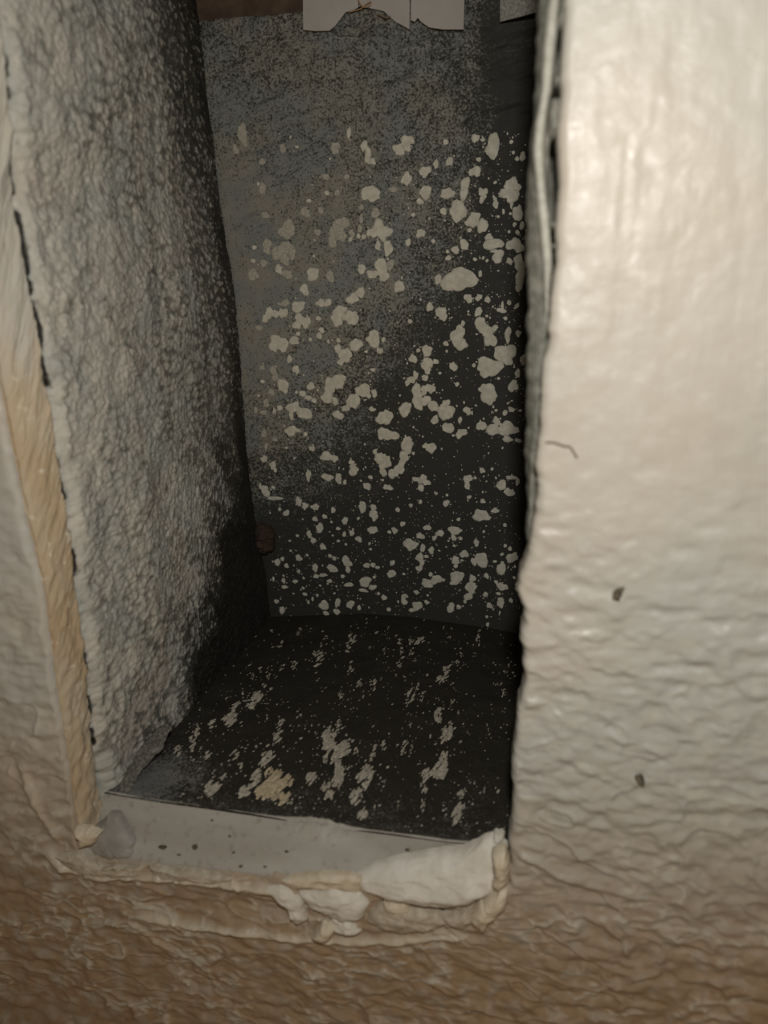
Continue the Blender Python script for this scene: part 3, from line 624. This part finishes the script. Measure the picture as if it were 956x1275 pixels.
# small flecks, uncountable, joined
def fleck_field(name, n, parent, mat, seed):
    rnd = random.Random(seed); V = []; Fc = []; k = 0
    for c in spots[NPART:]:
        for e in c:
            x, z = at_back(e[0], e[1]); v, f = blob(x, z, e[2]*PXM, e[3]*PXM, 0, k, .15, 9, .0002); k += 1
            b = len(V); y0 = yback(x, z); V += [(a, y0-.0002-h, c_) for a, h, c_ in v]; Fc += [tuple(b+i for i in g_) for g_ in f]
    cx = [rnd.choice(spots)[0] for _ in range(n)]
    for j in range(n):
        if j % 3: e = cx[j]; px = e[0]+rnd.gauss(0, 14); py = e[1]+rnd.gauss(0, 14)
        else: px = rnd.uniform(330, 655); py = rnd.uniform(160, 775)
        if px > 668 or px < 300+(py-300)*.08 or py > 772 or py < 150: continue
        if py < 450 and px < 480 and rnd.random() < .55: continue
        r = min(3.0, .45*math.exp(rnd.gauss(0, .55))+.15)
        x, z = at_back(px, py); v, f = blob(x, z, r*PXM, r*PXM*rnd.uniform(.7, 1.4), 0, 5000+j, .25, 6, .0001)
        b = len(V); y0 = yback(x, z)
        V += [(a, y0-.00025-h, c_) for a, h, c_ in v]; Fc += [tuple(b+i for i in g_) for g_ in f]
    me = bpy.data.meshes.new(name); me.from_pydata(V, [], Fc); me.update()
    o = put(name, me, mat, parent, smooth=False); o['kind'] = 'stuff'; return o
fleck_field('paint_fleck', 2600, back_panel, M_SPOT, 5)

# floor flecks: broken streaks lying on the duct floor
from mathutils.bvhtree import BVHTree
def bvh(me): return BVHTree.FromPolygons([v.co.copy() for v in me.vertices], [tuple(p.vertices) for p in me.polygons])
FB = bvh(floor_panel.data); LB = bvh(left_panel.data)
def ray(b, px, py):
    d = Vector(FW*F_PX + RT*(px-478.0) + UP*(637.5-py)).normalized()
    h = b.ray_cast(Vector(CAM), d); return h[0], h[1]
kA = 230/956.0; kB = 230/946.0
def A_(u, v, ru, rv, a=0): return (200+u*kA, 740+v*kA, ru*kA, rv*kA, a)
def B_(u, v, ru, rv, a=0): return (420+u*kB, 740+v*kB, ru*kB, rv*kB, a)
STREAK = [A_(622, 258, 13, 22, 20), A_(708, 204, 10, 12), A_(725, 182, 7, 14, 30), A_(852, 230, 11, 18, 30), A_(802, 305, 18, 20), A_(818, 350, 18, 36, 35), A_(830, 262, 6, 14, 20), A_(628, 380, 13, 20, 20), A_(692, 368, 14, 24, 10),
          A_(402, 312, 12, 28, 40), A_(516, 388, 13, 11, 20), A_(478, 428, 8, 18), A_(560, 422, 8, 18, 20), A_(536, 472, 11, 14), A_(505, 535, 30, 36, 35), A_(465, 575, 28, 22, 50), A_(395, 575, 16, 22, 40), A_(358, 650, 28, 46, 22), A_(370, 600, 10, 22, 30), A_(425, 522, 8, 20), A_(270, 670, 16, 30, 25), A_(175, 730, 18, 60, 12), A_(165, 790, 14, 30),
          A_(110, 545, 10, 10), A_(625, 670, 20, 18), A_(608, 725, 24, 42, 10), A_(585, 775, 8, 16), A_(548, 645, 9, 22), A_(553, 850, 34, 32, 20), A_(525, 875, 12, 20), A_(390, 832, 17, 27, 20), A_(405, 905, 13, 36, 20), A_(245, 830, 14, 30, 20), A_(325, 945, 14, 22), A_(270, 1003, 32, 36, 20), A_(490, 958, 26, 46, 25), A_(442, 1015, 28, 40, 30), A_(935, 522, 11, 18),
          A_(875, 740, 34, 46), A_(868, 790, 32, 34), A_(918, 670, 13, 26, 10), A_(938, 810, 30, 30, 30), A_(905, 860, 24, 36, 10), A_(850, 855, 18, 28, 10), A_(920, 910, 22, 26), A_(915, 965, 26, 36, 10), A_(862, 1000, 36, 22), A_(880, 1045, 34, 26), A_(775, 960, 24, 38, 15), A_(785, 680, 8, 8), A_(725, 628, 6, 6),
          A_(495, 790, 8, 8), A_(672, 1075, 12, 12), A_(705, 1105, 16, 10), A_(90, 815, 18, 34),
          B_(70, 240, 20, 44, 18), B_(60, 290, 16, 14), B_(165, 270, 8, 12), B_(240, 290, 12, 20), B_(68, 380, 14, 38, 15), B_(115, 455, 14, 20, 20), B_(182, 468, 17, 30, 10), B_(20, 520, 12, 16), B_(130, 515, 8, 22), B_(148, 140, 7, 14, 15), B_(258, 172, 6, 14),
          B_(378, 300, 15, 20), B_(420, 238, 22, 30, 35), B_(330, 292, 9, 12), B_(315, 255, 10, 34), B_(375, 242, 14, 18), B_(314, 360, 12, 24), B_(558, 395, 22, 34, 25), B_(540, 432, 22, 22, 30), B_(610, 348, 11, 10), B_(635, 310, 8, 14), B_(720, 240, 16, 34), B_(727, 186, 10, 9), B_(770, 158, 10, 12), B_(572, 222, 8, 10), B_(545, 172, 6, 8),
          B_(372, 532, 20, 50, 15), B_(410, 470, 12, 24), B_(432, 528, 12, 34, 5), B_(590, 552, 11, 18), B_(518, 625, 25, 40), B_(542, 570, 8, 22), B_(616, 605, 7, 14), B_(560, 712, 30, 46, 18), B_(580, 672, 14, 20), B_(370, 672, 9, 24, 8), B_(475, 725, 6, 14), B_(10, 665, 11, 22), B_(30, 800, 34, 44, 30), B_(10, 920, 22, 70), B_(98, 808, 14, 18), B_(240, 775, 15, 26, 15), B_(188, 820, 18, 50, 15), B_(350, 780, 14, 42, 10), B_(330, 815, 12, 20), B_(376, 790, 10, 18),
          B_(142, 935, 36, 56, 5), B_(95, 1040, 28, 42, 20), B_(130, 1135, 22, 24), B_(455, 925, 22, 50, 20), B_(525, 905, 38, 48, 20), B_(545, 838, 24, 26), B_(445, 985, 18, 44), B_(440, 1075, 12, 46), B_(245, 965, 10, 12), B_(635, 1025, 18, 34, 20), B_(615, 1130, 26, 56, 20), B_(655, 1085, 12, 18), B_(770, 680, 7, 20), B_(880, 355, 12, 22), B_(860, 400, 24, 8, 20), B_(820, 465, 30, 8), B_(700, 970, 8, 8), B_(752, 1000, 8, 20), B_(850, 510, 14, 24), B_(192, 1090, 8, 20)]
YEL = [A_(600, 985, 55, 40, 20), A_(570, 930, 34, 22), A_(655, 975, 26, 30), A_(540, 1020, 44, 40, 20), A_(640, 1060, 28, 32), A_(595, 1035, 34, 24), A_(610, 920, 22, 16)]
def streak_mesh(name, e, seed, dense=1.0):
    px, py, ru, rv, a = e; rnd = random.Random(seed); V = []; Fc = []; ar = math.radians(a)
    subs = []
    nsub = max(3, int(4+ru*rv*.26*dense))
    for q in range(nsub):
        rr = math.sqrt(rnd.random())*.95; th = rnd.uniform(0, 6.283)
        u = ru*rr*math.cos(th); v = rv*rr*math.sin(th)
        # photo rows grow downward; a leans the streak to the right going up
        x = px + u*math.cos(ar) - v*math.sin(ar)*1.0; y = py + u*math.sin(ar) + v*math.cos(ar)
        subs.append((x, y, rnd.uniform(.3, 1.0)*max(.7, min(ru, rv)*.34)))
    for q, (x, y, r) in enumerate(subs):
        h, nr_ = ray(FB, x, y)
        if h is None: continue
        h2, _ = ray(LB, x, y)
        on_left = h2 is not None and (h2-Vector(CAM)).length < (h-Vector(CAM)).length
        if on_left: h = h2; continue
        # pixel size on the floor: foreshortened in y
        mpp = (h-Vector(CAM)).length/F_PX
        v, f = blob(0, 0, r*mpp*.85, r*mpp*3.2, -ar*.5-.15, seed*97+q, .3, 9, .00025)
        b = len(V); V += [(h.x+p[0], h.y+p[2], h.z+.0001+p[1]+.00003*q) for p in v]; Fc += [tuple(b+i for i in g_) for g_ in f]
    if not V: return None
    me = bpy.data.meshes.new(name); me.from_pydata(V, [], [tuple(reversed(t_)) for t_ in Fc]); me.update(); return me
FI = floor_panel
for i, e in enumerate(STREAK):
    me = streak_mesh('paint_fleck', e, 300+i)
    if me: put('floor_fleck', me, M_SPOTF, FI, smooth=False)
for i, e in enumerate(YEL):
    me = streak_mesh('paint_fleck', e, 700+i, 1.2)
    if me: tag(put('floor_fleck', me, M_SPOTY, FI, smooth=False), 'yellowed patch of flaking paint')
def floor_dust():
    rnd = random.Random(3); V = []; Fc = []
    for j in range(1100):
        if j % 2: e = rnd.choice(STREAK); x = e[0]+rnd.gauss(0, 12); y = e[1]+rnd.gauss(0, 12)
        else: x = rnd.uniform(215, 645); y = rnd.uniform(780, 1040)
        h, _ = ray(FB, x, y)
        if h is None: continue
        h2, _ = ray(LB, x, y)
        if h2 is not None and (h2-Vector(CAM)).length < (h-Vector(CAM)).length: continue
        mpp = (h-Vector(CAM)).length/F_PX; r = .55*math.exp(rnd.gauss(0, .45))
        v, f = blob(0, 0, r*mpp, r*mpp*2, -.3, j, .3, 6, .0001); b = len(V)
        V += [(h.x+p[0], h.y+p[2], h.z+.0001+p[1]) for p in v]; Fc += [tuple(b+i for i in reversed(g_)) for g_ in f]
    me = bpy.data.meshes.new('dust_speck'); me.from_pydata(V, [], Fc); me.update()
    o = put('dust_speck', me, M_SPOTF, FI, smooth=False); o['kind'] = 'stuff'
floor_dust()

# ---------------------------------------------------------------- metal flange along the bottom of the opening
def make_flange():
    front = [at(x, y, .0005) for x, y in ((100, 1062), (165, 1070), (250, 1080), (320, 1088), (380, 1095), (450, 1103), (520, 1108), (600, 1112), (650, 1114))]
    back = [at(x, y, T+.002) for x, y in ((120, 984), (150, 989), (200, 997), (260, 1005), (340, 1017), (420, 1029), (500, 1039), (560, 1047), (610, 1051), (655, 1058))]
    nx, ny = 220, 40
    A = resample(front, nx); B = resample(back, nx); t = np.linspace(0, 1, ny)
    V = A[:, None, :]*(1-t)[None, :, None] + B[:, None, :]*t[None, :, None]
    V[..., 2] += .0008*np.sin(np.pi*t)[None, :] + (fbm(V[..., 0]*50, V[..., 1]*90, 3, 3)-.5)*.0010
    crust = np.exp(-((V[..., 0]-at(395, 1030, T)[0])/.010)**2)*sstep(.55, .9, t)[None, :]
    V[..., 2] += crust*(.0008+.0022*fbm(V[..., 0]*500, V[..., 1]*500, 5, 3))
    V[..., 2] += .0005*sstep(.94, 1, t)[None, :]
    # turned down at the inner edge
    last = V[:, -1:, :].copy(); last[..., 2] -= .006; last[..., 1] += .0003
    first = V[:, :1, :].copy(); first[..., 2] -= .006; first[..., 1] += .001
    V = np.concatenate([first, V, last], 1)
    o = part('bottom_flange', grid_mesh('bottom_flange', V), M_FLANGE)
    return tag(o, 'dusty grey metal flange along the bottom edge of the opening')
flange = make_flange()
GB = bvh(flange.data)
def pebble(name, px, py, r, mat, b=GB, parent=None, squash=.5, seed=1, back=.0):
    h, nrm = ray(b, px, py)
    if h is None: h = Vector(at(px, py, back)); 
    mpp = (h-Vector(CAM)).length/F_PX; R_ = r*mpp
    import bmesh
    bm = bmesh.new(); bmesh.ops.create_icosphere(bm, subdivisions=2, radius=1); rnd = random.Random(seed)
    k = [rnd.uniform(.7, 1.3) for _ in range(3)]
    for v in bm.verts:
        n_ = 1+rnd.uniform(-.18, .18)
        v.co = Vector((v.co.x*R_*k[0]*n_, v.co.y*R_*k[1]*n_*.8, v.co.z*R_*squash*k[2]*n_)) + h
    me = bpy.data.meshes.new(name); bm.to_mesh(me); bm.free()
    return put(name, me, mat, parent)
for i, (x, y, r) in enumerate(((203, 1054, 4.2), (243, 1054, 4.6), (223, 1064, 2), (264, 1021, 2.2), (286, 1041, 2.6), (291, 1061, 2), (357, 1060, 2.2), (507, 1058, 3.2), (300, 1078, 3), (330, 1079, 2.6))):
    pebble('dirt_speck', x, y, r, M_DARK, GB, flange, .35, i)

# ---------------------------------------------------------------- broken plaster and flakes at the lower edge
def flake(name, outline, yb, hgt, mat, parent=None, seed=0, rings=16, power=2.2, rough=.0008, yslope=None, n=120):
    """solid lump with the given outline: flat back at depth yb (or yslope(py)), domed face towards the room"""
    o = resample(list(outline)+[outline[0]], n+1)[:-1]
    rnd = np.random.default_rng(seed)
    o = o + (np.stack([fbm(np.arange(n)/5.0, np.zeros(n), seed, 3), fbm(np.arange(n)/5.0, np.zeros(n), seed+9, 3)], 1)-.5)*5.0
    c = o.mean(0); P = []
    for k in range(rings+1):
        q = k/rings; P.append(c+(o-c)*q)
    P = np.array(P)     # rings+1, n, 2 in pixels
    Yb = np.vectorize(yslope)(P[..., 0], P[..., 1]) if yslope else np.full(P.shape[:2], yb)
    base = np.array([[at(P[i, j, 0], P[i, j, 1], Yb[i, j]) for j in range(n)] for i in range(rings+1)])
    q = np.linspace(0, 1, rings+1)[:, None]
    dome = hgt*np.clip(1-q**power, 0, 1)**.5 + .0004
    rg = (fbm(base[..., 0]*230, base[..., 2]*420, seed+3, 4)-.5)*rough*2.6
    rg += (1-np.abs(2*fbm(base[..., 0]*110, base[..., 2]*260, seed+5, 2)-1)-.6)*rough
    topv = base.copy(); topv[..., 1] -= dome + rg*(1-q**6)
    skirt = base[-1:].copy(); skirt[..., 1] += .0015
    V = np.concatenate([topv, skirt], 0)
    z = np.zeros(V.shape[:2])
    me = grid_mesh(name, V.transpose(1, 0, 2), {'raw_dim': z.T, 'chalk_glint': z.T, 'spray': z.T+.62, 'shade': z.T+.6}, closed_u=True)
    return put(name, me, mat, parent)
def sill_slope(a, b, y0, y1):
    return lambda px, py: a+(b-a)*float(np.clip((py-y0)/(y1-y0), 0, 1))
tag(flake('plaster_lump', [(438, 1090), (465, 1076), (500, 1066), (545, 1060), (585, 1052), (600, 1044), (612, 1038), (622, 1043), (631, 1052), (630, 1078), (624, 1100), (608, 1112), (585, 1122), (555, 1128), (520, 1126), (480, 1116), (452, 1108)],
    0, .0035, M_PLASTER, None, 3, yslope=sill_slope(.0085, -.0005, 1045, 1112), rough=.0007, rings=26, power=3),
    'long white plaster lump lying across the right half of the metal flange', 'plaster')
for i, (ol, yy, hh, mt, lb) in enumerate((
        ([(350, 1094), (380, 1088), (430, 1086), (452, 1092), (450, 1108), (400, 1106), (360, 1104)], .0005, .0016, M_CREAM, 'yellowish strip of dried paint'),
        ([(372, 1110), (410, 1104), (450, 1112), (462, 1124), (455, 1140), (430, 1148), (408, 1136), (385, 1126)], -.0002, .0030, M_PLASTER, None),
        ([(330, 1104), (352, 1100), (378, 1118), (384, 1142), (372, 1150), (358, 1128)], -.0002, .0026, M_PLASTER, None),
        ([(412, 1138), (440, 1146), (452, 1156), (438, 1162), (415, 1156)], -.0002, .0022, M_PLASTER, None),
        ([(462, 1132), (485, 1124), (520, 1132), (545, 1134), (560, 1146), (540, 1156), (500, 1160), (470, 1152), (455, 1146)], -.0002, .0024, M_CHIP, None),
        ([(480, 1120), (505, 1124), (512, 1132), (496, 1136), (478, 1130)], -.0004, .0022, M_CREAM, None),
        ([(545, 1140), (580, 1132), (600, 1126), (598, 1142), (575, 1154), (555, 1154)], -.0002, .0020, M_CHIP, None),
        ([(600, 1120), (622, 1104), (632, 1108), (630, 1124), (614, 1140), (600, 1158), (588, 1150), (584, 1136)], -.0004, .0036, M_CREAM, None),
        ([(613, 1058), (628, 1052), (635, 1068), (632, 1098), (622, 1108), (612, 1100), (616, 1080)], .001, .0040, M_CREAM, None),
        ([(605, 1044), (618, 1034), (627, 1038), (624, 1050), (610, 1054)], .009, .0022, M_PLASTER, None),
        ([(60, 1062), (95, 1060), (130, 1076), (180, 1078), (178, 1090), (120, 1092), (80, 1082)], .0, .0016, M_CHIP, None),
        ([(185, 1078), (240, 1082), (290, 1090), (288, 1098), (240, 1096), (190, 1090)], .0, .0018, M_CHIP, None),
        ([(96, 1030), (112, 1028), (126, 1036), (118, 1050), (100, 1052)], .001, .0028, M_CREAM, None))):
    o = flake('plaster_chip', ol, yy, hh, mt, wall, 20+i, n=70, rings=12, rough=.0007)
    if lb: o['label'] = lb
tag(flake('paint_pebble', [(396, 1152), (404, 1146), (414, 1148), (419, 1158), (412, 1167), (398, 1166), (388, 1163)], -.0008, .0035, M_CREAM, None, 77, n=50, rings=8, rough=.0005),
    'small cream crumb below the chipped plaster, under the opening', 'paint chip')
tag(flake('putty_lump', [(110, 1034), (126, 1024), (138, 1010), (148, 1014), (158, 1030), (168, 1048), (166, 1064), (140, 1068), (118, 1062), (108, 1050)], 0, .0028, M_PUTTY, None, 51,
    yslope=lambda px, py: .008 - .006*min(1, max(0, (py-1010)/55.0)), rough=.0003), 'smooth grey putty lump in the lower left corner of the opening', 'putty')
# torn grey flap in the lower left duct corner
tag(flake('torn_liner', [(148, 982), (158, 958), (176, 930), (192, 910), (204, 902), (212, 908), (206, 920), (200, 934), (184, 950), (170, 968), (160, 986)], 0, .0022, M_LINT, None, 88,
    yslope=lambda px, py: .016+.030*min(1, max(0, (985-py)/85.0)), rough=.0022), 'torn grey liner flap in the lower left corner behind the flange', 'liner')
# rusty clump and screw in the back left corner
tag(flake('rusty_clump', [(314, 662), (322, 652), (336, 654), (344, 668), (340, 684), (328, 692), (316, 684)], D-.003, .0035, M_RUST, None, 91, rough=.0016, n=60, rings=12),
    'rusty brown clump of debris in the back left corner of the duct', 'debris')

# ---------------------------------------------------------------- sheet metal tabs hanging at the top of the back wall
tabs = tag(empty('metal_collar', tuple(at(480, 0, D-.004))), 'pale cut sheet metal tabs hanging at the top of the dark duct wall', 'metal collar')
TO = Vector(tabs.location)
def sheet(name, outline, Yf, mat, parent, label=None, th=.0007):
    """flat plate of real thickness; Yf(px,py) gives its depth"""
    n = len(outline)
    a = [at(x, y, Yf(x, y)) for x, y in outline]
    v = [tuple(p) for p in a] + [(p[0], p[1]+th, p[2]) for p in a]
    f = [tuple(range(n)), tuple(reversed(range(n, 2*n)))] + [(i, (i+1) % n, n+(i+1) % n, n+i) for i in range(n)]
    f = [tuple(reversed(q)) for q in f]
    me = bpy.data.meshes.new(name); me.from_pydata(v, [], f); me.update()
    o = put(name, me, mat, parent, smooth=False); o.matrix_parent_inverse = Matrix.Translation(-TO)
    if label: o['label'] = label
    return o
Yt = lambda x, y: D-.0045
sheet('tab', [(376, -70), (377, 0), (377.5, 37), (392, 38.5), (410, 38), (418, 31), (424, 23), (430, 15), (440, 12.5), (446, 9), (446, -70)], Yt, M_TAB, tabs)
sheet('tab', [(447, -70), (447, 8), (455, 9), (470, 12), (478, 14), (484, 20), (492, 27), (500, 31), (509.5, 36.5), (510, 0), (510, -70)], lambda x, y: D-.0038, M_TAB, tabs)
sheet('tab', [(511.5, -70), (511.5, 25), (516, 27), (520, 22), (524, 27), (534, 34), (552, 36.5), (577, 36.5), (578, 0), (579, -70)], lambda x, y: D-.0050, M_TAB, tabs)
sheet('tab', [(622, -70), (622.5, 0), (622.5, 27), (650, 20), (682, 11), (700, 7), (700, -70)], lambda x, y: D-.006-(x-622)*.0002, M_TABD, tabs, 'speckled grey tab with a slanted lower edge')
# torn lint behind the tabs
tag(flake('lint_clump', [(405, 40), (416, 28), (430, 16), (452, 9), (475, 13), (490, 24), (505, 34), (500, 42), (470, 46), (430, 46)], D-.0002, .0014, M_BACK, None, 61, rough=.0014),
    'grey lint clump bulging out between the torn metal tabs', 'lint')
def fibre(name, pts, rad, mat):
    cu = bpy.data.curves.new(name, 'CURVE'); cu.dimensions = '3D'; cu.bevel_depth = rad; cu.bevel_resolution = 2
    sp = cu.splines.new('NURBS'); sp.points.add(len(pts)-1); sp.use_endpoint_u = True; sp.order_u = 3
    for p, q in zip(sp.points, pts): p.co = (*q, 1)
    o = bpy.data.objects.new(name, cu); COL.objects.link(o); cu.materials.append(mat)
    dg = bpy.context.evaluated_depsgraph_get(); me = bpy.data.meshes.new_from_object(o.evaluated_get(dg))
    bpy.data.objects.remove(o); 
    me.name = name
    return put(name, me, None)
tag(fibre('orange_fibre', [at(x, y, D-.0062) for x, y in ((435, 15), (442, 13), (450, 11), (456, 5), (463, 1), (460, 8), (452, 10), (446, 2), (444, -6))], .00022, M_HAIRO),
    'thin orange fibre curling over the torn tab', 'fibre')
tag(fibre('brown_fibre', [at(x, y, D-.0062) for x, y in ((470, 17), (476, 20), (482, 23), (486, 20))], .0003, M_HAIR),
    'short brown fibre stuck on the lint by the middle tab', 'fibre')
WB = bvh(wall.data)
def on_wall(px, py, lift=.0003):
    h, n_ = ray(WB, px, py); return np.array(h)+np.array([0, -lift, 0])
tag(fibre('curled_hair', [on_wall(x, y) for x, y in ((679, 551), (686, 550), (694, 552), (703, 556), (709, 555), (714, 562), (718, 570))], .00028, M_HAIR),
    'short curled brown hair stuck on the wall right of the opening', 'hair')
tag(flake('debris_speck', [(761, 745), (764, 737), (770, 733), (777, 732), (775, 740), (769, 747)], -.0004, .0012, M_DARK, None, 5, n=30, rings=5, rough=.0006), 'larger dark brown speck on the wall right of the opening', 'debris')
tag(flake('debris_speck', [(790, 967), (797, 965), (803, 971), (803, 978), (796, 975)], -.0006, .0010, M_DARK, None, 6, n=30, rings=5, rough=.0006), 'smaller brown speck low on the wall right of the opening', 'debris')
